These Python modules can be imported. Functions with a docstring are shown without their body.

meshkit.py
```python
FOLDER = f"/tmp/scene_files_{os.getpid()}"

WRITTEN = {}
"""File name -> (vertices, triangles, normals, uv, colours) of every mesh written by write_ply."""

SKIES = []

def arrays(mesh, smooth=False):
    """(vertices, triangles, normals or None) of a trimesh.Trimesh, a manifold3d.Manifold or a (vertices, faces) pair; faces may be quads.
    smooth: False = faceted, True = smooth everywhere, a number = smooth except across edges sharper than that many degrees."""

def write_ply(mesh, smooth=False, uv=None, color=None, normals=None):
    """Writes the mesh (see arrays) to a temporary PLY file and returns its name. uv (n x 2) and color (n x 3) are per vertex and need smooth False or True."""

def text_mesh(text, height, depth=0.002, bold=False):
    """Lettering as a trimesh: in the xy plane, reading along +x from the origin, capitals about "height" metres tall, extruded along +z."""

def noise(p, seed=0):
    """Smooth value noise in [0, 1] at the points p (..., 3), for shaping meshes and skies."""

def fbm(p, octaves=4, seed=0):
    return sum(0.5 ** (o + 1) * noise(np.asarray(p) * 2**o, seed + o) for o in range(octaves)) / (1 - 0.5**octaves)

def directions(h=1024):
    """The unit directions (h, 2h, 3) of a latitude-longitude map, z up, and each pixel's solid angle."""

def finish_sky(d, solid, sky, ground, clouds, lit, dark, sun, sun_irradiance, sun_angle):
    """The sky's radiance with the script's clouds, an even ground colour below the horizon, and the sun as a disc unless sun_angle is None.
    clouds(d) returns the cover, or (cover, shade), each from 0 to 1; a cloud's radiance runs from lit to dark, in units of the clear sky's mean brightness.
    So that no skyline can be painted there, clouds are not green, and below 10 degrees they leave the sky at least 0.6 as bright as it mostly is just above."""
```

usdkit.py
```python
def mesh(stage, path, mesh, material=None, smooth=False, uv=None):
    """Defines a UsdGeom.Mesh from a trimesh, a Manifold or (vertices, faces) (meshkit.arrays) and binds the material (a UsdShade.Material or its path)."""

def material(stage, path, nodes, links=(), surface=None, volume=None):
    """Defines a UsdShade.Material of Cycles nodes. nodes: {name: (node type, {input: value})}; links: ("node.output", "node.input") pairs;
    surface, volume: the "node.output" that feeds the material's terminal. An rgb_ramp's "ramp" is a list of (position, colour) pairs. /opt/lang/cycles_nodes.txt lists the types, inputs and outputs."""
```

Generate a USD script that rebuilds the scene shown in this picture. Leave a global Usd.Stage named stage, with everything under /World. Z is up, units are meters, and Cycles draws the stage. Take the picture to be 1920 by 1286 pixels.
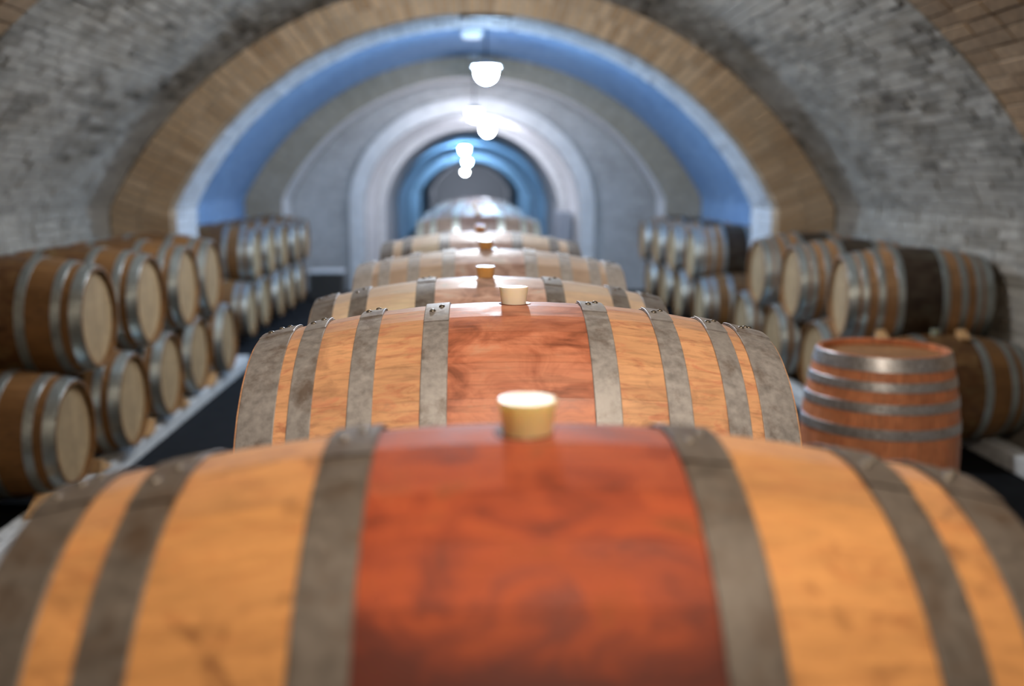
import math, random
import numpy as np, trimesh, usdkit, meshkit
from shapely.geometry import Polygon
from pxr import Usd, UsdGeom, UsdLux, UsdShade, Sdf, Gf, Vt

random.seed(7)
rng = np.random.default_rng(11)
stage = Usd.Stage.CreateInMemory()
UsdGeom.SetStageUpAxis(stage, 'Z'); UsdGeom.SetStageMetersPerUnit(stage, 1.0)
UsdGeom.Xform.Define(stage, '/World'); UsdGeom.Scope.Define(stage, '/World/Looks')

# ------------------------------------------------------------------ camera, light levels, exposure
CAM = np.array([0.0, 0.0, 1.75]); PITCH, YAW, FPX = .160, .0412, 1866.7
cam = UsdGeom.Camera.Define(stage, '/World/Camera')
cam.CreateHorizontalApertureAttr(36.0); cam.CreateFocalLengthAttr(35.0)
cam.CreateFStopAttr(1.7); cam.CreateFocusDistanceAttr(1.93)
cam.CreateClippingRangeAttr(Gf.Vec2f(.02, 300)); cam.CreateExposureAttr(0.0)
_f = np.array([math.sin(YAW)*math.cos(PITCH), math.cos(YAW)*math.cos(PITCH), -math.sin(PITCH)])
_r = np.array([math.cos(YAW), -math.sin(YAW), 0]); _u = np.cross(_r, _f)
_m = np.eye(4); _m[0, :3] = _r; _m[1, :3] = _u; _m[2, :3] = -_f; _m[3, :3] = CAM
cam.AddTransformOp().Set(Gf.Matrix4d(_m.tolist()))
# the cellar has no daylight; each lamp: position, light colour, radiance (the lamps themselves are built below)
LAMPS = [
    ((.28, .42, 3.10), (1.0, .84, .66), 370, 'warm white pendant lamp in the nearest bay, right above the viewer'),
    ((.04, 6.85, 3.40), (.87, .93, 1.0), 640, 'pendant lamp hung high in the bay over the front of the barrel row'),
    ((.19, 11.80, 3.005), (.50, .72, 1.0), 730, 'largest visible pendant lamp, hung in the second bay under the blue lit vault'),
    ((.063, 15.10, 2.750), (.90, .90, 1.0), 175, 'pendant lamp just above the crown of the white passage arch'),
    ((.30, 17.50, 2.65), (.80, .84, 1.0), 240, 'pendant lamp inside the white passage, right of and below the arch crown lamp'),
    ((-.15, 27.0, 2.61), (.22, .52, 1.0), 620, 'highest of the three lamps in the far blue tunnel'),
    ((-.11, 37.0, 2.49), (.25, .55, 1.0), 620, 'middle of the three lamps in the far blue tunnel'),
    ((-.30, 56.0, 2.324), (.70, .80, 1.0), 330, 'lowest of the three lamps in the far blue tunnel'),
]

# ------------------------------------------------------------------ helpers
used = {}
def numbered(parent, name):
    k = (parent, name); n = used.get(k, -1) + 1; used[k] = n
    return f'{parent}/{name}' if n == 0 else f'{parent}/{name}_{n:03d}'
def tags(prim, **kw):
    for k, v in kw.items():
        if v: prim.SetCustomDataByKey(k, v)
def pth(p): return str(p.GetPath())
def place(prim, loc=(0, 0, 0), R=None):
    m = np.eye(4)
    if R is not None: m[:3, :3] = np.asarray(R).T
    m[3, :3] = loc
    x = UsdGeom.Xformable(prim); op = None
    for o in x.GetOrderedXformOps(): op = o
    (op or x.AddTransformOp()).Set(Gf.Matrix4d(m.tolist()))
def rz(a): c, s = math.cos(a), math.sin(a); return np.array([[c, -s, 0], [s, c, 0], [0, 0, 1]])
def rx(a): c, s = math.cos(a), math.sin(a); return np.array([[1, 0, 0], [0, c, -s], [0, s, c]])
def ry(a): c, s = math.cos(a), math.sin(a); return np.array([[c, 0, s], [0, 1, 0], [-s, 0, c]])
def thing(name, label, cat, loc=(0, 0, 0), R=None, group=None, kind=None):
    p = UsdGeom.Xform.Define(stage, numbered('/World', name)).GetPrim()
    place(p, loc, R); tags(p, label=label, category=cat, group=group, kind=kind); return p
def obj(name, mesh, mat, parent=None, smooth=False, tone=None, uv=None, **kw):
    m = usdkit.mesh(stage, numbered(pth(parent) if parent else '/World', name), mesh, mat, smooth=smooth, uv=uv)
    if tone is not None:
        pv = UsdGeom.PrimvarsAPI(m).CreatePrimvar('tone', Sdf.ValueTypeNames.FloatArray, 'vertex')
        n = len(m.GetPointsAttr().Get())
        pv.Set(Vt.FloatArray.FromNumpy(np.broadcast_to(np.asarray(tone, np.float32), (n,)).copy()))
    tags(m.GetPrim(), **kw); return m.GetPrim()
def dup(src, label, loc, R=None, group=None):
    base = src.GetName().rsplit('_', 1)[0] if src.GetName()[-3:].isdigit() else src.GetName()
    p = UsdGeom.Xform.Define(stage, numbered('/World', base)).GetPrim()
    p.GetReferences().AddInternalReference(src.GetPath()); p.SetInstanceable(True)
    place(p, loc, R); tags(p, label=label, category=src.GetCustomDataByKey('category'), group=group or src.GetCustomDataByKey('group')); return p
def box(x0, x1, y0, y1, z0, z1):
    b = trimesh.creation.box((x1-x0, y1-y0, z1-z0)); b.apply_translation(((x0+x1)/2, (y0+y1)/2, (z0+z1)/2)); return b
def cat(ms): return trimesh.util.concatenate(ms)
def bevel_box(sx, sy, sz, b):
    import manifold3d as m3
    pts = [(i*(sx/2-(b if k != 0 else 0)), j*(sy/2-(b if k != 1 else 0)), l*(sz/2-(b if k != 2 else 0))) for i in (-1, 1) for j in (-1, 1) for l in (-1, 1) for k in range(3)]
    h = m3.Manifold.hull_points(np.array(pts)).to_mesh()
    return trimesh.Trimesh(h.vert_properties[:, :3], h.tri_verts, process=False)

# ------------------------------------------------------------------ materials
L = '/World/Looks/'
def M(name, nodes, links, surface='p.BSDF'): return usdkit.material(stage, L+name, nodes, links, surface=surface)
def plain(name, col, rough=.7, metal=0.0, bump=0.0, scale=20, var=.25, **kw):
    c = np.array(col)
    return M(name, {'t': ('texture_coordinate', {}), 'n': ('noise_texture', {'scale': scale, 'detail': 5.0, 'roughness': .6}),
                    'r': ('rgb_ramp', {'ramp': [(.3, tuple(c*(1-var))), (.7, tuple(np.minimum(c*(1+var), 1)))]}),
                    'b': ('bump', {'strength': bump, 'distance': .004}), 'p': ('principled_bsdf', {'roughness': rough, 'metallic': metal, **kw})},
             [('t.object', 'n.vector'), ('n.fac', 'r.fac'), ('r.color', 'p.base_color'), ('n.fac', 'b.height'), ('b.normal', 'p.normal')])
def wood(name, tan, red, band, seed=0., stain=.5, rough=.42, spots=.0, grain_dark=.62, sheen=.0, flank=None, spec=.4):
    """oak staves: tan wood with grain along x, wine-coloured band where |x| < band, wine stains near it"""
    t, r = np.array(tan), np.array(red)
    nodes = {
        't': ('texture_coordinate', {}), 'mv': ('mapping', {'location': (seed, seed*1.7, seed*.6)}),
        'xyz': ('separate_xyz', {}), 'ax': ('math', {'math_type': 'absolute'}),
        'mg': ('mapping', {'scale': (5, 95, 95)}), 'grain': ('noise_texture', {'scale': 1.0, 'detail': 6.0, 'roughness': .65, 'distortion': .6}),
        'ml': ('mapping', {'scale': (3.5, 7, 7)}), 'big': ('noise_texture', {'scale': 1.0, 'detail': 4.0, 'roughness': .6}),
        'md': ('mapping', {'scale': (13, 42, 42)}), 'drip': ('noise_texture', {'scale': 1.0, 'detail': 5.0, 'roughness': .65, 'distortion': 1.2}),
        'mb': ('mapping', {'scale': (11, 14, 14)}), 'blot': ('noise_texture', {'scale': 1.0, 'detail': 5.0, 'roughness': .6, 'distortion': .8}),
        'gr': ('rgb_ramp', {'ramp': [(.28, (grain_dark,)*3), (.5, (.95,)*3), (.75, (1.08,)*3)]}),
        'tanr': ('rgb_ramp', {'ramp': [(.3, tuple(t*.82)), (.5, tuple(t)), (.7, tuple(np.minimum(t*1.18, 1)))]}),
        'redr': ('rgb_ramp', {'ramp': [(.28, tuple(r*.45)), (.44, tuple(r*.95)), (.58, tuple(r*np.array([1.35, 1.6, 1.7]))), (.72, tuple(np.minimum(r*np.array([1.8, 3.0, 3.6]), .9)))]}),
        'edge': ('math', {'math_type': 'multiply_add', 'value2': .012, 'value3': -.006}),
        'axn': ('math', {'math_type': 'add'}), 'bm': ('map_range', {'from_min': band-.003, 'from_max': band+.003, 'to_min': 1.0, 'to_max': 0.0, 'clamp': True}),
        'sm': ('map_range', {'from_min': .50, 'from_max': .66, 'to_min': 0.0, 'to_max': stain, 'clamp': True}),
        'mx': ('math', {'math_type': 'maximum'}),
        'mix': ('mix_color', {}), 'mul': ('mix_color', {'blend_type': 'multiply', 'fac': 1.0}),
        'att': ('attribute', {'attribute': 'tone'}), 'tv': ('map_range', {'from_min': 0., 'from_max': 1., 'to_min': .86, 'to_max': 1.12}),
        'hs': ('hsv', {}), 'spm': ('map_range', {'from_min': .56, 'from_max': .7, 'to_min': 0.0, 'to_max': spots, 'clamp': True}),
        'spc': ('mix_color', {'b': tuple(r*.22)}),
        'rr': ('map_range', {'from_min': .3, 'from_max': .7, 'to_min': rough-.1, 'to_max': rough+.14}),
        'bp': ('bump', {'strength': .22, 'distance': .0016}), 'p': ('principled_bsdf', {'ior': 1.45, 'specular_ior_level': spec, 'sheen_weight': sheen, 'sheen_roughness': .45})}
    links = [('t.object', 'mv.vector'), ('t.object', 'xyz.vector'), ('xyz.x', 'ax.value1'),
             ('mv.vector', 'mg.vector'), ('mg.vector', 'grain.vector'), ('mv.vector', 'ml.vector'), ('ml.vector', 'big.vector'),
             ('mv.vector', 'md.vector'), ('md.vector', 'drip.vector'), ('mv.vector', 'mb.vector'), ('mb.vector', 'blot.vector'),
             ('grain.fac', 'gr.fac'), ('big.fac', 'tanr.fac'), ('blot.fac', 'redr.fac'),
             ('drip.fac', 'edge.value1'), ('ax.value', 'axn.value1'), ('edge.value', 'axn.value2'), ('axn.value', 'bm.value'),
             ('drip.fac', 'sm.value'), ('bm.result', 'mx.value1'), ('sm.result', 'mx.value2'),
             ('mx.value', 'mix.fac'), ('tanr.color', 'mix.a'), ('redr.color', 'mix.b'),
             ('mix.result', 'mul.a'), ('gr.color', 'mul.b'), ('att.fac', 'tv.value'), ('mul.result', 'hs.color'), ('tv.result', 'hs.value'),
             ('blot.fac', 'spm.value'), ('spm.result', 'spc.fac'), ('hs.color', 'spc.a'), ('spc.result', 'p.base_color'),
             ('blot.fac', 'rr.value'), ('rr.result', 'p.roughness'), ('grain.fac', 'bp.height'), ('bp.normal', 'p.normal')]
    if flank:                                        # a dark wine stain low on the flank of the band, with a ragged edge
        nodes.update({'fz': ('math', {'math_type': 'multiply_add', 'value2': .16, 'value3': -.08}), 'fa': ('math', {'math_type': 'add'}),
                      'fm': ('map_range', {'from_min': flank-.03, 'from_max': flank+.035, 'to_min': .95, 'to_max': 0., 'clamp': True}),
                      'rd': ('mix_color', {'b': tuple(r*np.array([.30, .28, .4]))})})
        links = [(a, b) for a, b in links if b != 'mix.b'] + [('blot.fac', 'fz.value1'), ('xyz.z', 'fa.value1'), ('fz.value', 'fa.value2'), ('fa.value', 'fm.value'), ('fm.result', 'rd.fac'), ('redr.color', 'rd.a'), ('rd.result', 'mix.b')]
    return M(name, nodes, links)
def hoop_mat(name, grey, rust, rust_amt=.5, rough=.45, metal=.8, seed=0.):
    g, r = np.array(grey), np.array(rust)
    return M(name, {'t': ('texture_coordinate', {}), 'mv': ('mapping', {'location': (seed, seed, seed)}),
        'n': ('noise_texture', {'scale': 16.0, 'detail': 6.0, 'roughness': .65}), 'f': ('noise_texture', {'scale': 70.0, 'detail': 4.0, 'roughness': .6}),
        'gr': ('rgb_ramp', {'ramp': [(.3, tuple(g*.72)), (.55, tuple(g)), (.75, tuple(np.minimum(g*1.2, 1)))]}),
        'rm': ('map_range', {'from_min': .5, 'from_max': .68, 'to_min': 0., 'to_max': rust_amt, 'clamp': True}),
        'mix': ('mix_color', {'b': tuple(r)}), 'me': ('map_range', {'from_min': 0., 'from_max': 1., 'to_min': metal, 'to_max': .1}),
        'ro': ('map_range', {'from_min': .3, 'from_max': .7, 'to_min': rough-.1, 'to_max': rough+.15}),
        'b': ('bump', {'strength': .15, 'distance': .002}), 'p': ('principled_bsdf', {})},
        [('t.object', 'mv.vector'), ('mv.vector', 'n.vector'), ('mv.vector', 'f.vector'), ('f.fac', 'gr.fac'), ('n.fac', 'rm.value'), ('rm.result', 'mix.fac'),
         ('gr.color', 'mix.a'), ('mix.result', 'p.base_color'), ('rm.result', 'me.value'), ('me.result', 'p.metallic'),
         ('f.fac', 'ro.value'), ('ro.result', 'p.roughness'), ('f.fac', 'b.height'), ('b.normal', 'p.normal')])
def brick_mat(name, dark, mid, light, wash, wash_amt=.5):
    return M(name, {'a': ('attribute', {'attribute': 'tone'}), 'g': ('geometry', {}), 'm': ('mapping', {'location': (4.3, 11.7, 2.9), 'scale': (1., .6, 1.)}),
        'n': ('noise_texture', {'scale': 1.6, 'detail': 5.0, 'roughness': .6}), 'f': ('noise_texture', {'scale': 30.0, 'detail': 5.0, 'roughness': .65}),
        'r': ('rgb_ramp', {'ramp': [(0., dark), (.45, mid), (.8, light), (1., dark)]}),
        'wm': ('map_range', {'from_min': .36, 'from_max': .60, 'to_min': 0., 'to_max': wash_amt, 'clamp': True}),
        'mix': ('mix_color', {'b': wash}), 'fr': ('rgb_ramp', {'ramp': [(.25, (.6,)*3), (.6, (1.,)*3), (.8, (1.12,)*3)]}),
        'mul': ('mix_color', {'blend_type': 'multiply', 'fac': 1.0}), 'b': ('bump', {'strength': .5, 'distance': .006}), 'p': ('principled_bsdf', {'roughness': .88})},
        [('g.position', 'm.vector'), ('m.vector', 'n.vector'), ('g.position', 'f.vector'), ('a.fac', 'r.fac'), ('n.fac', 'wm.value'), ('wm.result', 'mix.fac'), ('r.color', 'mix.a'),
         ('f.fac', 'fr.fac'), ('mix.result', 'mul.a'), ('fr.color', 'mul.b'), ('mul.result', 'p.base_color'), ('f.fac', 'b.height'), ('b.normal', 'p.normal')])
def far_brick_mat(name, c1, c2, mortar, wash, wash_amt=.5, bw=.25, rh=.072):
    return M(name, {'u': ('uvmap', {'attribute': 'st'}), 'g': ('geometry', {}),
        'k': ('brick_texture', {'scale': 1.0, 'brick_width': bw, 'row_height': rh, 'mortar_size': .007, 'mortar_smooth': .3, 'color1': c1, 'color2': c2, 'mortar': mortar}),
        'n': ('noise_texture', {'scale': .9, 'detail': 5.0, 'roughness': .6}), 'f': ('noise_texture', {'scale': 14.0, 'detail': 4.0}),
        'wm': ('map_range', {'from_min': .4, 'from_max': .65, 'to_min': 0., 'to_max': wash_amt, 'clamp': True}),
        'mix': ('mix_color', {'b': wash}), 'fr': ('rgb_ramp', {'ramp': [(.25, (.75,)*3), (.7, (1.08,)*3)]}),
        'mul': ('mix_color', {'blend_type': 'multiply', 'fac': 1.0}), 'b': ('bump', {'strength': .5, 'distance': .01}), 'p': ('principled_bsdf', {'roughness': .85})},
        [('u.UV', 'k.vector'), ('g.position', 'n.vector'), ('g.position', 'f.vector'), ('n.fac', 'wm.value'), ('wm.result', 'mix.fac'), ('k.color', 'mix.a'),
         ('f.fac', 'fr.fac'), ('mix.result', 'mul.a'), ('fr.color', 'mul.b'), ('mul.result', 'p.base_color'), ('k.fac', 'b.height'), ('b.normal', 'p.normal')])

m_brick = brick_mat('old_brick', (.07, .052, .033), (.27, .23, .18), (.40, .36, .31), (.47, .44, .39), .72)
m_ribbrick = brick_mat('arch_brick', (.34, .21, .11), (.48, .31, .17), (.56, .38, .23), (.46, .37, .26), .35)
m_mortar = plain('lime_mortar', (.34, .31, .26), .95, bump=.3, scale=25)
m_farvault = far_brick_mat('whitewashed_vault', (.42, .41, .40), (.50, .49, .48), (.46, .45, .44), (.56, .56, .57), .8)
m_bluewash = far_brick_mat('blue_limewash_vault', (.15, .26, .44), (.19, .31, .50), (.16, .27, .46), (.23, .36, .54), .7)  # blue of the lamplight put into the vault colour itself
m_endwall = far_brick_mat('grey_brick_wall', (.34, .32, .30), (.42, .40, .38), (.30, .29, .28), (.52, .51, .50), .6)
m_rib2 = far_brick_mat('olive_brick', (.36, .28, .19), (.42, .33, .23), (.30, .24, .18), (.45, .37, .29), .5)
m_soffit = brick_mat('whitewashed_brick', (.60, .60, .62), (.74, .74, .76), (.80, .80, .82), (.80, .80, .82), .5)  # arch brick paled to stand in for lamplight on the underside
m_white = plain('white_plaster', (.62, .61, .60), .85, bump=.2, scale=6, var=.12)
m_floor = plain('damp_concrete_floor', (.008, .009, .011), .8, bump=.3, scale=8, var=.35, specular_ior_level=.1)  # very dark base colour over the whole floor
m_rail = plain('weathered_timber', (.66, .67, .67), .8, bump=.4, scale=18)
m_wedge = plain('fresh_pine', (.62, .36, .16), .65, bump=.2, scale=40)
m_metal_lamp = plain('lamp_housing', (.55, .57, .60), .5, .3)
m_cable = plain('black_cable', (.03, .03, .03), .6)
m_dark = plain('dark_iron', (.05, .042, .035), .7)
m_grey = plain('grey_paint', (.30, .31, .34), .55)
m_hole = plain('wet_bung_hole', (.16, .055, .03), .25, var=.4)
m_rivet = plain('rivet_steel', (.17, .15, .125), .3, .7)

# ------------------------------------------------------------------ cellar shell
X0 = .07
class Arch:
    """profile in the xz plane: vertical legs, then a circular (or elliptical) arc; p(s) by arc length"""
    def __init__(self, half, spring, crest, z0, x0=X0, n=160):
        h = crest - spring
        if h < half*.86:
            R = (half*half + h*h)/(2*h); a = math.asin(half/R); t = np.linspace(-a, a, n)
            arc = np.stack([x0+R*np.sin(t), crest-R+R*np.cos(t)], 1)
        else:
            t = np.linspace(-math.pi/2, math.pi/2, n); arc = np.stack([x0+half*np.sin(t), spring+h*np.cos(t)], 1)
        legs = np.linspace(z0, spring, 12)[:-1]
        self.q = np.vstack([np.stack([np.full(11, x0-half), legs], 1), arc, np.stack([np.full(11, x0+half), legs[::-1]], 1)])
        d = np.r_[0, np.cumsum(np.linalg.norm(np.diff(self.q, axis=0), axis=1))]
        self.s, self.len = d, d[-1]
    def p(self, s): return np.stack([np.interp(s, self.s, self.q[:, 0]), np.interp(s, self.s, self.q[:, 1])], -1)
    def n(self, s, e=.01):   # outward normal
        t = self.p(s+e)-self.p(s-e); t /= np.linalg.norm(t, axis=-1, keepdims=True); return np.stack([-t[..., 1], t[..., 0]], -1)
    def ring(self, s, off): return self.p(s)+self.n(s)*off
def sheet(a, y0, y1, off=0., ny=2, n=150):
    """the inner face of a vault as a sheet with uv in metres (u along the tunnel, v around the arch)"""
    s = np.linspace(0.012, a.len-.012, n); q = a.ring(s, off); ys = np.linspace(y0, y1, ny)
    v = np.array([[x, y, z] for y in ys for x, z in q]); uv = np.array([[y, t] for y in ys for t in s])
    f = [(j*n+i, (j+1)*n+i, (j+1)*n+i+1, j*n+i+1) for j in range(ny-1) for i in range(n-1)]
    return v, np.array(f), uv
def band(a_in, a_out, y, n=150):
    """flat face between two arches at distance y"""
    t = np.linspace(.003, .997, n)
    v = np.array([[p[0], y, p[1]] for a in (a_in, a_out) for p in a.p(t*a.len)]); uv = np.stack([np.r_[np.zeros(n), np.full(n, .4)], np.r_[t, t]*6], 1)
    return v, np.array([(i, i+1, n+i+1, n+i) for i in range(n-1)]), uv
def brick(c, jitter=0.):
    """a hexahedron from 8 corners: 4 on the face that shows, 4 behind, the face's edges drawn in a little"""
    c = np.asarray(c, float)
    f = np.array([[0, 1, 2, 3], [7, 6, 5, 4], [4, 5, 1, 0], [5, 6, 2, 1], [6, 7, 3, 2], [7, 4, 0, 3]])
    return c, np.vstack([f[:, [0, 1, 2]], f[:, [0, 2, 3]]])
def seen(p):
    d = np.asarray(p)-CAM; dep = d@_f; u, v = FPX*(d@_r)/dep, FPX*(d@_u)/dep
    return dep > .2 and abs(u) < 985 and abs(v) < 665, np.linalg.norm(d)
def joined(bs):
    v = np.vstack([b[0] for b in bs]); f = np.vstack([b[1]+8*i for i, b in enumerate(bs)]); return v, f
def vault_bricks(parent, a, y0, y1, s0, s1, mat, course=.074, length=.262, parts=300, depth=.05, joint=.011, size_by=1.):
    out = []
    nrow = int((s1-s0)/course); course = (s1-s0)/nrow
    for i in range(nrow):
        sa, sb = s0+i*course+joint/2, s0+(i+1)*course-joint/2
        y = y0-(length/2 if i % 2 else 0)-rng.uniform(0, .05)
        while y < y1:
            ln = length*rng.uniform(.92, 1.06); ya, yb = max(y, y0)+joint/2, min(y+ln, y1)-joint/2; y += ln
            if yb-ya < .03: continue
            pr = rng.normal(0, .0035); w = rng.normal(0, .0018, 4)
            q = a.ring(np.array([sa, sb]), -pr); qb = a.ring(np.array([sa, sb]), depth)
            face = [[q[0, 0]+w[0], ya, q[0, 1]], [q[1, 0]+w[1], ya, q[1, 1]+w[1]], [q[1, 0], yb, q[1, 1]+w[2]], [q[0, 0]+w[3], yb, q[0, 1]]]
            back = [[qb[0, 0], ya, qb[0, 1]], [qb[1, 0], ya, qb[1, 1]], [qb[1, 0], yb, qb[1, 1]], [qb[0, 0], yb, qb[0, 1]]]
            c = np.array(face+back); out.append((*seen(c[:4].mean(0)), c))
    emit_bricks(parent, out, mat, parts)
def emit_bricks(parent, out, mat, parts):
    order = sorted(range(len(out)), key=lambda k: (not out[k][0], out[k][1]))
    rest = []
    for n, k in enumerate(order):
        b = brick(out[k][2])
        if n < parts and out[k][0]: obj('brick', b, mat, parent, tone=rng.random())
        else: rest.append(b)
    if rest:
        v, f = joined(rest); obj('brick_field', (v, f), mat, parent, tone=np.repeat(rng.random(len(rest)), 8), kind='stuff')

VAULT = Arch(3.47, 1.50, 3.60, 0.0); RIB = Arch(2.91, 1.50, 3.302, 0.0)
def struct(name, label=None):
    p = UsdGeom.Xform.Define(stage, numbered('/World', name)).GetPrim(); tags(p, kind='structure', label=label); return p
# floor
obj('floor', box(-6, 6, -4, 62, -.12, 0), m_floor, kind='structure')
# ceilings: the brick vault of the bay in front of the viewer is laid brick by brick
RIBS = [(-1.83, -.87), (3.90, 4.86), (9.60, 10.56), (15.28, 16.2)]
c1 = struct('ceiling', 'bare brick barrel vault between the first and second arch')
v, f, uv = sheet(VAULT, 4.86, 9.60, .012); obj('mortar_bed', (v, f), m_mortar, c1, smooth=True)
vault_bricks(c1, VAULT, 4.86, 9.60, .55, VAULT.len-.55, m_brick)
for y0, y1, lb in ((-3.0, -1.83, 'brick vault behind the viewer'), (-.87, 3.90, 'brick vault over the viewer')):
    v, f, uv = sheet(VAULT, y0, y1); obj('ceiling', (v, f), m_endwall, uv=uv, smooth=True, kind='structure', label=lb)
v, f, uv = sheet(VAULT, 10.56, 15.28); obj('ceiling', (v, f), m_bluewash, uv=uv, smooth=True, kind='structure', label='lamplight-tinted blue vault beyond the second arch')
# ribs
def rib(y0, y1, n, label, bricks):
    t = struct(f'trim_{n}', label)
    v, f, uv = sheet(RIB, y0+.004, y1-.004, .012); obj('soffit', (v, f), m_mortar if bricks else m_white, t, uv=uv, smooth=True)
    for k, y in enumerate((y0+.012, y1)):
        v, f, uv = band(RIB, VAULT, y); f = f if k == 0 else f[:, ::-1]
        obj('arch_face', (v, f), m_mortar if bricks else m_rib2, t, uv=uv)
    if not bricks: return t
    out = []; under = []; s0, s1 = .75, RIB.len-.75; nc = int((s1-s0)/.082)
    for i in range(nc):
        ta, tb = (s0+(i+.07)*(s1-s0)/nc)/RIB.len, (s0+(i+.93)*(s1-s0)/nc)/RIB.len
        A, B = RIB.p(ta*RIB.len), RIB.p(tb*RIB.len); C, D = VAULT.p(ta*VAULT.len), VAULT.p(tb*VAULT.len)
        for ring_ in range(2):                       # the front: two rings of bricks set on edge
            g0, g1 = (0, .49) if ring_ == 0 else (.51, .985)
            if ring_ == 1 and i % 2: g0 = .55
            if ring_ == 0 and i % 2: g1 = .53
            pa, pb, pc, pd = A+(C-A)*g0, B+(D-B)*g0, B+(D-B)*g1, A+(C-A)*g1
            pr = abs(rng.normal(0, .003)); yb = y0+.21
            dn = -RIB.n(np.array([ta*RIB.len]))[0]*abs(rng.normal(0, .004)) if ring_ == 0 else 0
            pa, pb = pa+dn, pb+dn
            c = [[pa[0], y0-pr, pa[1]], [pd[0], y0-pr, pd[1]], [pc[0], y0-pr, pc[1]], [pb[0], y0-pr, pb[1]]]
            c += [[q[0], yb, q[2]] for q in c]
            out.append((*seen(np.mean(c[:4], 0)), np.array(c)))
        for k in range(3):                           # the underside behind the front ring
            ya, yb = y0+.222+k*.246, y0+.222+(k+1)*.246-.011
            q = RIB.ring(np.array([ta, tb])*RIB.len, -rng.normal(0, .004)); qb = RIB.ring(np.array([ta, tb])*RIB.len, .1)
            c = np.array([[q[0, 0], ya, q[0, 1]], [q[1, 0], ya, q[1, 1]], [q[1, 0], yb, q[1, 1]], [q[0, 0], yb, q[0, 1]],
                          [qb[0, 0], ya, qb[0, 1]], [qb[1, 0], ya, qb[1, 1]], [qb[1, 0], yb, qb[1, 1]], [qb[0, 0], yb, qb[0, 1]]])
            under.append((*seen(c[:4].mean(0)), c))
    if n == 2: emit_bricks(t, out+under, m_ribbrick, 290)
    else: emit_bricks(t, out, m_ribbrick, 175); emit_bricks(t, under, m_soffit, 120)
    return t
for n, (y0, y1) in enumerate(RIBS):
    rib(y0, y1, n+1, ('arch behind the viewer', 'nearest arch, only its underside at the upper corners', 'large ochre brick arch across the cellar', 'second, greyer arch in front of the end wall')[n], n in (1, 2))
# end walls
def wall_poly(a, hole=None):
    s = np.linspace(0, a.len, 140); P = Polygon(a.p(s))
    return P.difference(Polygon(hole.p(np.linspace(0, hole.len, 110))).buffer(.001)) if hole is not None else P
def extrude_y(poly, y0, y1):
    polys = getattr(poly, 'geoms', [poly]); ms = []
    for g in polys:
        e = trimesh.creation.extrude_polygon(g, y1-y0, engine='earcut'); w = e.vertices.copy()
        e.vertices = np.stack([w[:, 0], y0+w[:, 2], w[:, 1]], 1); e.invert(); ms.append(e)
    return cat(ms)
def planar_uv(m): m = trimesh.Trimesh(m.vertices[m.faces].reshape(-1, 3), np.arange(len(m.faces)*3).reshape(-1, 3), process=False); return m, m.vertices[:, [0, 2]]
PASS1 = Arch(1.73, 1.33, 2.83, 0.0, .03); PASS1o = Arch(2.2, 1.33, 3.3, -.02, .03)
PASS2 = Arch(1.62, 1.33, 2.72, 0.0, .03); HALL = Arch(2.05, 1.40, 2.78, 0.0, -.03); HALLo = Arch(2.5, 1.4, 3.2, -.02, -.03)
big = Arch(3.6, 1.5, 3.72, 0.0)
m, uv = planar_uv(extrude_y(wall_poly(big, PASS1), 16.2, 16.6)); obj('wall_far', m, m_endwall, uv=uv, kind='structure', label='grey brick end wall pierced by a white arched passage')
obj('wall_back', box(-4, 4, -3.2, -3.0, 0, 4), m_endwall, kind='structure')
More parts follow.
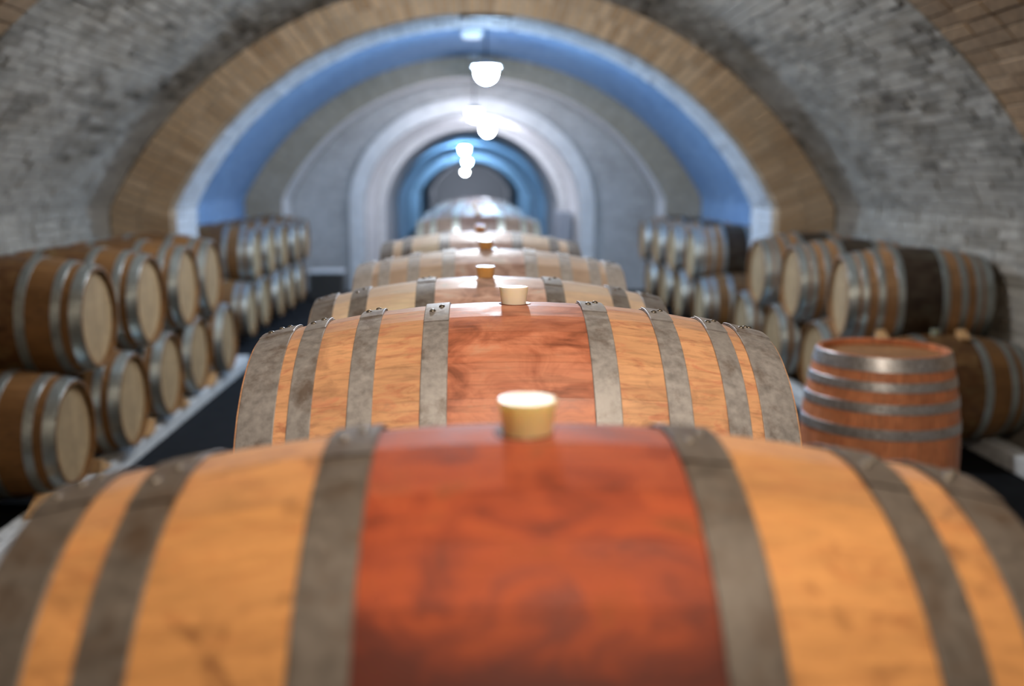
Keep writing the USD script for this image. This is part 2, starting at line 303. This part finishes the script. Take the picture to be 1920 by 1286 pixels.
def ring_extrude(inner, outer, y0, y1): return extrude_y(wall_poly(outer, inner), y0, y1)
obj('trim_5', ring_extrude(Arch(1.73, 1.33, 2.83, 0., .03), Arch(1.97, 1.33, 3.07, 0., .03), 16.13, 16.2), m_white, smooth=30, kind='structure', label='white plaster band round the passage mouth')
obj('wall_passage', ring_extrude(PASS1, PASS1o, 16.6, 18.7), m_white, smooth=30, kind='structure', label='white plastered arched passage, wider front half')
obj('wall_passage', ring_extrude(PASS2, PASS1o, 18.7, 22.4), m_white, smooth=30, kind='structure', label='white plastered arched passage, narrower back half')
v, f, uv = sheet(HALL, 22.4, 60, ny=3); obj('ceiling', (v, f), m_farvault, uv=uv, smooth=True, kind='structure', label='long blue lit tunnel vault beyond the passage')
m, uv = planar_uv(extrude_y(wall_poly(HALLo), 60, 60.2)); obj('wall_far', m, m_white, uv=uv, kind='structure', label='pale end wall of the far tunnel')
m, uv = planar_uv(extrude_y(wall_poly(HALLo, PASS2), 22.4, 22.5)); obj('wall_passage', m, m_white, uv=uv, kind='structure', label='inner face of the passage towards the far tunnel')
for n, y in enumerate((30., 38., 46.)):
    obj(f'trim_{6+n}', ring_extrude(Arch(1.86, 1.40, 2.60, 0., -.03), HALLo, y, y+.5), m_farvault, smooth=30, kind='structure', label=f'plain arch {("nearest", "middle", "farthest")[n]} in the far tunnel')

# ------------------------------------------------------------------ lamps
def dome(r, n=20, k=8):
    prof = [(0, -r*1.05)]+[(r*math.sin(t), -r*1.05*math.cos(t)) for t in np.linspace(.15, math.pi/2, k)]+[(r, .03), (r*.96, .05), (0, .05)]
    m = trimesh.creation.revolve(np.array(prof), sections=n); m.fix_normals(); return m
for i, (pos, col, rad, lab) in enumerate(LAMPS):
    arch = HALL if pos[1] > 22 else PASS1 if pos[1] > 16.4 else RIB if any(a <= pos[1] <= b for a, b in RIBS) else VAULT
    s = np.linspace(.4, .6, 400)*arch.len; q = arch.p(s); top = float(q[np.abs(q[:, 0]-pos[0]).argmin(), 1])
    t = thing('pendant_lamp', lab, 'lamp', (pos[0], pos[1], pos[2]), group='pendant lamps along the crown of the vault')
    me = M(f'lamp_glow_{i}', {'e': ('emission', {'color': col, 'strength': float(rad)})}, [], 'e.emission')
    R_ = .105 if i != 2 else .12
    CR = R_*(1.35 if i == 2 else 1.12)
    obj('shade', dome(R_), me, t, smooth=40)
    cap = trimesh.creation.revolve(np.array([(0, .05), (CR, .05), (CR*1.02, .062), (CR*.45, .11), (.03, .13), (0, .13)]), sections=20); cap.fix_normals()
    obj('cap', cap, m_metal_lamp, t, smooth=40)
    h = top-pos[2]-.005
    if h > .16:
        c = trimesh.creation.cylinder(.008, h-.13, sections=8); c.apply_translation((0, 0, .13+(h-.13)/2)); obj('cable', c, m_cable, t)
        c = trimesh.creation.revolve(np.array([(0, h-.05), (.05, h-.05), (.065, h-.02), (.065, h), (0, h)]), sections=16); c.fix_normals(); obj('ceiling_rose', c, m_metal_lamp, t, smooth=40)
jb = thing('junction_box', 'small pale junction box on the crown of the blue lit vault', 'box', (.03, 12.75, 3.56))
obj('box_body', bevel_box(.26, .16, .08, .015), m_white, jb); obj('lid', trimesh.creation.box((.22, .12, .012), trimesh.transformations.translation_matrix((0, 0, -.045))), m_metal_lamp, jb)
ov = thing('cover_plate', 'dark oval plate under the crown of the ochre brick arch', 'plate', (.17, 9.74, 3.283))  # flat dark oval where the soffit has a dark spot
e = trimesh.creation.cylinder(.5, .02, sections=32); e.apply_scale((.52, .16, 1)); obj('plate', e, m_dark, ov)
for sx in (-1, 1):
    e = trimesh.creation.cylinder(.012, .012, sections=10); e.apply_translation((sx*.2, 0, -.015)); obj('screw', e, m_rivet, ov)

# ------------------------------------------------------------------ barrels (local frame: axis along x, resting on z = 0 at mid length)
RB, RH, LH = .346, .282, .475
def rad(x): return RB-(RB-RH)*(x/LH)**2
SIX = [(.171, .050), (.347, .046), (.443, .060)]
EIGHT = [(.1435, .045), (.265, .042), (.366, .040), (.440, .064)]
def P(x, r, a): return np.stack([x, r*np.sin(a), RB+r*np.cos(a)], -1)
def stave(a0, a1, nx=16, na=2):
    g = .0004/RB; xs = LH*np.sin(np.linspace(-math.pi/2, math.pi/2, nx+1)); xs = np.linspace(-LH, LH, nx+1)
    th = np.where(np.abs(xs) > LH-.045, .017, .027)
    out, inn = [], []
    A = np.linspace(a0+g/2, a1-g/2, na+1)
    for x, t in zip(xs, th):
        r = rad(x); drop = np.zeros(na+1); drop[[0, -1]] = .0002; drop[1] = .55*r*(1-math.cos((a1-a0)/2))
        out.append(P(np.full(na+1, x), r-drop, A)); inn.append(P(np.full(2, x), np.full(2, r-t), A[[0, -1]]))
    out, inn = np.array(out), np.array(inn); v = np.vstack([out.reshape(-1, 3), inn.reshape(-1, 3)]); w = na+1; o = len(xs)*w
    F = []
    for i in range(nx):
        for j in range(na): F.append((i*w+j, i*w+j+1, (i+1)*w+j+1, (i+1)*w+j))
        F.append((o+i*2, o+(i+1)*2, o+(i+1)*2+1, o+i*2+1))
        F.append((i*w, (i+1)*w, o+(i+1)*2, o+i*2)); F.append((i*w+na, o+i*2+1, o+(i+1)*2+1, (i+1)*w+na))
    F = [F_ for F_ in F]; F = np.array(F); F = np.vstack([F[:, [0, 1, 2]], F[:, [0, 2, 3]]])
    caps = []
    for i in (0, nx):
        for j in range(na):
            tri = [(i*w+j, i*w+j+1, o+i*2)] if j < na-1 else [(i*w+j, i*w+j+1, o+i*2+1), (i*w+j, o+i*2+1, o+i*2)]
            caps += tri
    F = np.vstack([F, caps]); m = trimesh.Trimesh(v, F, process=False); m.fix_normals(); return m
def strip(xc, w, a0, a1, lift, n, thick=.0022):
    """a hoop band from angle a0 to a1 following the bulge, lifted off the staves"""
    A = np.linspace(a0, a1, n+1); xs = np.array([xc-w/2, xc-w/2+.0012, xc, xc+w/2-.0012, xc+w/2]); rr = np.array([rad(x) for x in xs])+lift
    top = rr+thick; top[[0, -1]] -= .0009
    prof = np.concatenate([np.stack([xs, top], 1), np.stack([xs[[-1, 0]], rr[[-1, 0]]], 1)]); k = len(prof)
    v = np.array([P(prof[:, 0], prof[:, 1], np.full(k, a)) for a in A]).reshape(-1, 3); F = []
    for i in range(n):
        for j in range(k): F.append((i*k+j, (i+1)*k+j, (i+1)*k+(j+1) % k, i*k+(j+1) % k))
    F = np.array(F); F = np.vstack([F[:, [0, 1, 2]], F[:, [0, 2, 3]]])
    if abs(a1-a0) < 6.2:
        F = np.vstack([F]+[[(i*k+0, i*k+j, i*k+j+1)] for i in (0, n) for j in range(1, k-1)])
    m = trimesh.Trimesh(v, F, process=False); m.fix_normals(); return m
def make_barrel(label, hoops, m_wood, m_head, m_hoop, loc, R=None, group=None, ns=30, seed=0, turn=0., name='wine_barrel'):
    r_ = np.random.default_rng(seed); t = thing(name, label, 'barrel', loc, R, group)
    wd = r_.uniform(.75, 1.25, ns); wd = wd/wd.sum()*2*math.pi; A = np.r_[0, np.cumsum(wd)]-wd[0]/2+turn
    for i in range(ns): obj('stave', stave(A[i], A[i+1]), m_wood, t, smooth=35, tone=r_.random())
    for s in (-1, 1):                                                   # heads: boards in a recessed disc
        rh = RH-.019; ys = np.linspace(-rh, rh, 8); disc = None
        rot = r_.uniform(-.5, .5)
        for i in range(7):
            y0, y1 = ys[i]+.0008, ys[i+1]-.0008; y = np.linspace(y0, y1, 5)
            zt = np.sqrt(np.maximum(rh*rh-y*y, 0)); poly = np.r_[np.stack([y, zt], 1), np.stack([y[::-1], -zt[::-1]], 1)]
            pg = Polygon(poly).buffer(0)
            if pg.area < 1e-4: continue
            e = trimesh.creation.extrude_polygon(pg, .018, engine='earcut'); q = e.vertices.copy(); c, sn = math.cos(rot), math.sin(rot)
            yy, zz = q[:, 0]*c-q[:, 1]*sn, q[:, 0]*sn+q[:, 1]*c
            e.vertices = np.stack([s*(LH-.036)-(q[:, 2]-.009), yy, RB+zz], 1); e.fix_normals()
            obj('head_board', e, m_head, t, tone=r_.random())
        for k, (xc, w) in enumerate(hoops):
            a = r_.normal(-.045, .05)+(.0 if s > 0 else .02)
            ms = [strip(s*xc, w, 0, 2*math.pi, .0006, 72)]
            lap = (a-.17, a+.17) if True else 0
            ms.append(strip(s*xc, w, lap[0], lap[1], .003, 8))
            h = obj('hoop', cat(ms), m_hoop, t, smooth=30)
            last = k == len(hoops)-1
            for dx, da in (((-.008, -.035), (.008, .04)) if not last else ((-.015, -.07), (.0, .02), (.012, .085))):
                rv = trimesh.creation.uv_sphere(.0058, count=[8, 10]); rv.apply_scale((1, 1, .62))
                rv.apply_transform(trimesh.transformations.rotation_matrix(-(a+da), (1, 0, 0)))
                x = s*xc+dx; rv.apply_translation(P(np.array([x]), np.array([rad(x)+.0052]), np.array([a+da]))[0])
                obj('rivet', rv, m_rivet, h, smooth=True)
    hole = trimesh.creation.revolve(np.array([(.018, -.006), (.0305, -.006), (.0305, -.0014), (.029, -.0004), (.018, -.002)]), sections=24)
    hole.apply_translation((0, 0, 2*RB)); hole.fix_normals(); obj('bung_hole', hole, m_hole, t, smooth=40)
    return t
# woods and hoops
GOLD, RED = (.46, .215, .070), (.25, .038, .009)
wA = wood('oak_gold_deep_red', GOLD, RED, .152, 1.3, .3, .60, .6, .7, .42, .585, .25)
wB = wood('oak_orange_wine_stained', (.66, .355, .185), (.46, .15, .08), .125, 4.1, .7, .44, .35, .62, .35)
wC = wood('oak_tan_pale_red', (.95, .74, .56), (.72, .45, .38), .152, 7.7, .25, .42, .1, .75, .4)  # pale wood, lightened further to stand in for lamp haze
wD = wood('oak_tan_pale_red_eight', (.92, .74, .62), (.74, .50, .45), .125, 9.2, .25, .42, .1, .78, .45)  # pink-tinted wood, also lightened in place of the haze from the lamps
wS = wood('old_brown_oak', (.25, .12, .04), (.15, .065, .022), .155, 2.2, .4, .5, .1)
wF = wood('far_dark_oak', (.16, .12, .10), (.12, .07, .06), .152, 11.2, .3, .5, .1)  # wood colour darkened to stand in for dimmer light down the row
wS8 = wood('old_brown_oak_dark_band', (.36, .19, .085), (.05, .03, .018), .125, 5.2, .3, .5, .1)
wHead = wood('pale_oak_head', (.50, .35, .19), (.38, .25, .13), -1., 3.3, .4, .55, .1)
wHeadB = wood('brown_oak_head', (.30, .18, .085), (.24, .14, .06), -1., 6.3, .4, .55, .2)
hA = hoop_mat('hoop_rusty_brown', (.125, .105, .09), (.06, .034, .018), .95, .52, .35, 1.)
hB = hoop_mat('hoop_grey_zinc', (.35, .335, .335), (.12, .085, .065), .9, .5, .35, 2.)
hP = hoop_mat('hoop_pale_zinc', (.76, .76, .80), (.55, .52, .50), .3, .5, .12, 6.)
hS = hoop_mat('hoop_green_grey_zinc', (.46, .50, .49), (.25, .24, .21), .35, .38, .85, 3.)
ZC = 1.5  # top of the central row
def zb(h): return 1.75-h-2*RB
ROW = 'row of barrels along the middle of the cellar'
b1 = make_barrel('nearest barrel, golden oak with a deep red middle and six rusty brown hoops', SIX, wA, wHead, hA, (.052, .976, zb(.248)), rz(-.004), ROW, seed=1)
b2 = make_barrel('second barrel of the middle row, sharply focused, wine-stained, with eight grey riveted hoops', EIGHT, wB, wHead, hB, (.082, 1.858, zb(.2235)), rz(-.006), ROW, seed=2)
b3 = make_barrel('third barrel of the middle row, six grey hoops and a pinkish middle', SIX, wC, wHead, hB, (.050, 2.735, zb(.257)), rz(.006), ROW, seed=3)
b4 = make_barrel('fourth barrel of the middle row, eight pale hoops, pink tinted', EIGHT, wD, wHead, hP, (.066, 3.61, zb(.237)), None, ROW, seed=4)
ORD = 'first second third fourth fifth sixth seventh eighth ninth tenth eleventh twelfth thirteenth fourteenth fifteenth sixteenth seventeenth'.split()
far0 = None; y = 4.85; n = 4; row = [(.052, .976, .248), (.082, 1.858, .2235), (.05, 2.735, .257), (.066, 3.61, .237)]
while y < 15.6:
    x = .05+rng.normal(0, .012); h = .235+rng.normal(0, .006); row.append((x, y, h))
    lab = f'{ORD[n]} barrel from the front of the middle row, {"pale pinkish oak" if n == 4 else "oak darkened for dim blue light"}'
    loc, R = (x, y, zb(h)), rz(rng.normal(0, .006))
    if n == 4: dup(b3, lab, loc, R, ROW)
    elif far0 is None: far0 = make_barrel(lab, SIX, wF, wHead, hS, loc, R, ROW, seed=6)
    else: dup(far0, lab, loc, R, ROW)
    y += .885 if n > 4 else 2.95; n += 1
# the course of barrels below, in the gaps, and the beams that carry it
low0 = None
LOWG = 'lower course of barrels under the middle row'
for k in range(len(row)-1):
    (xa, ya, ha), (xb, yb, hb) = row[k], row[k+1]
    d = math.hypot((yb-ya)/2, 0); zt = (zb(ha)+zb(hb))/2; z = zt-math.sqrt(max((2*RB+.004)**2-d*d, .2)); lab = f'lower barrel between the {ORD[k]} and {ORD[k+1]} barrels of the middle row'
    z = .288-(RB-.3152)
    loc = ((xa+xb)/2, (ya+yb)/2, z)
    if low0 is None: low0 = make_barrel(lab, SIX, wS, wHead, hS, loc, None, LOWG, seed=15)
    else: dup(low0, lab, loc)
for sx in (-1, 1):
    t = thing('support_beam', f'long dark timber beam under the {"left" if sx < 0 else "right"} ends of the lower middle barrels', 'beam', (.06+sx*.33, 8.3, 0))
    for k in range(2):
        e = bevel_box(.16, 15.4, .1365, .008); e.apply_translation((0, 0, .0685+k*.137)); obj('beam', e, m_rail, t)

# ------------------------------------------------------------------ side stacks
def wedge_mesh(l=.16, w=.09, h=.085):
    p = Polygon([(0, 0), (l, 0), (l, h), (l*.92, h), (.004, .012)]); e = trimesh.creation.extrude_polygon(p, w, engine='earcut'); q = e.vertices.copy()
    e.vertices = np.stack([q[:, 2]-w/2, q[:, 0]-l/2, q[:, 1]], 1); e.fix_normals(); return e
wedge0 = None
def wedge(label, loc, R=None, group='pine wedges between barrels and rail'):
    global wedge0
    if wedge0 is None: wedge0 = thing('wedge', label, 'wedge', loc, R, group); obj('block', wedge_mesh(), m_wedge, wedge0)
    else: dup(wedge0, label, loc, R, group)
six0 = eight0 = None
def side_barrel(label, kind, xh, y, zc, side, group, i):
    """xh: x of the head towards the aisle"""
    global six0, eight0
    x = xh+side*LH; a = (0 if side > 0 else math.pi)+(-.11 if side > 0 and kind == 8 and y < 7 else rng.normal(0, .012))
    loc, R = (x, y, zc-RB), rz(a)
    if kind == 6:
        if six0 is None: six0 = make_barrel(label, SIX, wS, wHead, hS, loc, R, group, seed=21)
        else: dup(six0, label, loc, R, group)
    else:
        if eight0 is None: eight0 = make_barrel(label, EIGHT, wS8, wHead, hS, loc, R, group, seed=22)
        else: dup(eight0, label, loc, R, group)
def nth(k, n): return ORD[k]
def stack(side, xh, tops, zt, bots, zl, kinds, where):
    for k, y in enumerate(bots):
        side_barrel(f'{ORD[k]} barrel from the near end, bottom layer of the {where}', kinds[1], xh+rng.normal(0, .012), y, zl, side, f'bottom barrels of the {where}', k)
    for k, y in enumerate(tops):
        side_barrel(f'{ORD[k]} barrel from the near end, top layer of the {where}', kinds[0], xh+rng.normal(0, .012), y, zt, side, f'top barrels of the {where}', k)
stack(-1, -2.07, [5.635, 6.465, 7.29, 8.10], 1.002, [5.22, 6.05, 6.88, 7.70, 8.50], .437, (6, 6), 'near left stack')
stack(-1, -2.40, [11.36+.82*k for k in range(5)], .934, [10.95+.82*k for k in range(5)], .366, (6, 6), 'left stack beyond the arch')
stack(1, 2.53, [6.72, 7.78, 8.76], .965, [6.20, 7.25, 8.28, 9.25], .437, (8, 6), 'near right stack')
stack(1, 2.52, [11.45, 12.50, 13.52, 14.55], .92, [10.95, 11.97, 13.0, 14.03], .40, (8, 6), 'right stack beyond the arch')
def rail(label, x, y0, y1, h):
    t = thing('rail', label, 'rail', (x, (y0+y1)/2, 0)); e = bevel_box(.13, y1-y0, h, .008); e.apply_translation((0, 0, h/2)); obj('timber', e, m_rail, t)
    yy = y0+.3
    while yy < y1:
        e = trimesh.creation.cylinder(.008, .006, sections=10); e.apply_translation((0, yy-(y0+y1)/2, h+.002)); obj('bolt_head', e, m_rivet, t); yy += 1.1
zr = .437-rad(.285)-.001
rail('pale timber rail along the aisle under the near left stack', -2.19, 4.2, 9.5, zr)
rail('timber rail by the wall under the near left stack', -2.10-2*LH+.115, 4.2, 9.5, zr)
rail('timber rail by the aisle under the near right stack', 2.63, 5.3, 9.5, zr); rail('timber rail by the wall under the near right stack', 3.355, 5.3, 9.5, zr)
for k, y in enumerate((4.83, 5.62, 6.45, 7.28, 8.08)):
    wedge(f'orange pine wedge on the left rail, {ORD[k]} from the near end', (-2.15, y+.02, zr), rz(math.pi if k % 2 else 0))
# bungs
def bung_mesh(r=.0272, h=.031, below=.012):
    prof = [(0, -below), (r*.84, -below), (r*.86, 0), (r*.985, h-.004), (r, h-.0015), (r*.985, h), (r*.9, h+.0003), (r*.55, h-.0008), (0, h-.001)]
    m = trimesh.creation.revolve(np.array(prof), sections=32); m.fix_normals(); return m
def bung_mat(name, col, rough=.35):
    return M(name, {'p': ('principled_bsdf', {'base_color': col, 'roughness': rough, 'subsurface_weight': .35, 'subsurface_scale': .006, 'subsurface_radius': (1., .6, .3)})}, [])
m_by, m_bc, m_bo, m_bg = bung_mat('silicone_yellow', (.92, .73, .37)), bung_mat('silicone_cream', (.95, .82, .66)), bung_mat('silicone_amber', (.66, .36, .12)), bung_mat('silicone_grey_green', (.35, .38, .30))
BUNG = 'silicone bungs on top of the middle row'
def bung(label, loc, mat, s=1., h=.031, group=None):
    t = thing('bung', label, 'bung', loc, None, group); obj('stopper', bung_mesh(.0272*s, h), mat, t, smooth=45); return t
bung('large yellow bung with a white top on the nearest barrel', (row[0][0]+.004, row[0][1], 1.75-row[0][2]-.0005), m_by, 1.07, .034, BUNG)
bung('cream bung standing in a wet ring on the second barrel', (row[1][0]-.002, row[1][1], 1.75-row[1][2]-.0005), m_bc, 1.0, .031, BUNG)
bung('amber bung on the third barrel', (row[2][0]-.010, row[2][1], 1.75-row[2][2]-.0005), m_bo, .95, .03, BUNG)
bung('amber bung on the fourth barrel', (row[3][0]-.012, row[3][1], 1.75-row[3][2]-.0005), m_bo, 1.0, .03, BUNG)
for k in range(4, 9): bung(f'small pale bung on the {ORD[k]} barrel of the middle row', (row[k][0], row[k][1], 1.75-row[k][2]-.0005), m_bc if k % 2 else m_bo, 1., .03, BUNG)
zt = .437+RB
bung('amber bung on the first bottom barrel of the near left stack', (-2.10-LH, 5.22, zt-.002), m_bo, 1.25, .05, 'bungs on the side stacks')
bung('grey green bung on the first bottom barrel of the near right stack', (2.50+LH, 6.20, zt-.002), m_bg, 1.1, .035, 'bungs on the side stacks')
for k, y in ((1, 6.05), (2, 6.88), (3, 7.70)): bung(f'amber bung on the {ORD[k]} bottom barrel of the near left stack', (-2.10-LH, y, zt-.002), m_bo, 1.1, .04, 'bungs on the side stacks')
wedge('cream wedge on the first bottom barrel of the near right stack, behind the upright barrel', (2.62, 6.17, zt-.020), rz(0)*.62, 'wedges between the right barrels')
wedge('orange wedge deeper in on the first bottom barrel of the near right stack', (3.12, 6.12, zt-.012), rz(0)*.62, 'wedges between the right barrels')

# ------------------------------------------------------------------ upright barrel on the right
wU = wood('upright_oak_red_brown', (.85, .34, .17), (.66, .19, .09), -1., 8.8, .8, .36, .2)
wUh = wood('upright_oak_head', (.46, .22, .085), (.40, .17, .06), -1., 1.8, .5, .5, .1)
hU = hoop_mat('hoop_bright_zinc', (.66, .66, .69), (.30, .27, .25), .3, .36, .8, 5.)
UPH = [(.155, .045), (.262, .042), (.352, .040), (.443, .060)]
make_barrel('upright red-brown barrel standing on its end to the right of the middle row', UPH, wU, wUh, hU, (1.83+RB, 4.30, .075+LH), ry(-math.pi/2), None, seed=31)
t = thing('pallet', 'low slatted pallet under the upright barrel', 'pallet', (1.83, 4.30, 0))
for k in range(5):
    e = bevel_box(.11, .66, .022, .003); e.apply_translation((-.26+k*.13, 0, .0635)); obj('slat', e, m_rail, t)
for k in range(3):
    e = bevel_box(.64, .09, .052, .004); e.apply_translation((0, -.27+k*.27, .026)); obj('bearer', e, m_rail, t)
# ------------------------------------------------------------------ small things at the far end
t = thing('crate', 'low dark wooden crate on the floor before the end wall, left of the passage', 'crate', (-2.2, 15.3, 0))
for k in range(4):
    for s in (-1, 1):
        e = bevel_box(.5, .02, .085, .003); e.apply_translation((0, s*.2, .05+k*.1)); obj('slat', e, m_dark, t)
        e = bevel_box(.02, .36, .085, .003); e.apply_translation((s*.24, 0, .05+k*.1)); obj('slat', e, m_dark, t)
e = bevel_box(.54, .46, .025, .004); e.apply_translation((0, 0, .41)); obj('lid', e, m_rail, t)
t = thing('cabinet', 'narrow grey metal cabinet against the right side of the white passage', 'cabinet', (1.60, 17.3, 0))
e = bevel_box(.22, .8, 1.25, .01); e.apply_translation((0, 0, .635)); obj('body', e, m_grey, t)
d_ = obj('door', trimesh.creation.box((.012, .74, 1.15), trimesh.transformations.translation_matrix((-.117, 0, .64))), m_grey, t)
obj('handle', trimesh.creation.box((.02, .02, .12), trimesh.transformations.translation_matrix((-.132, .3, .68))), m_rivet, d_)
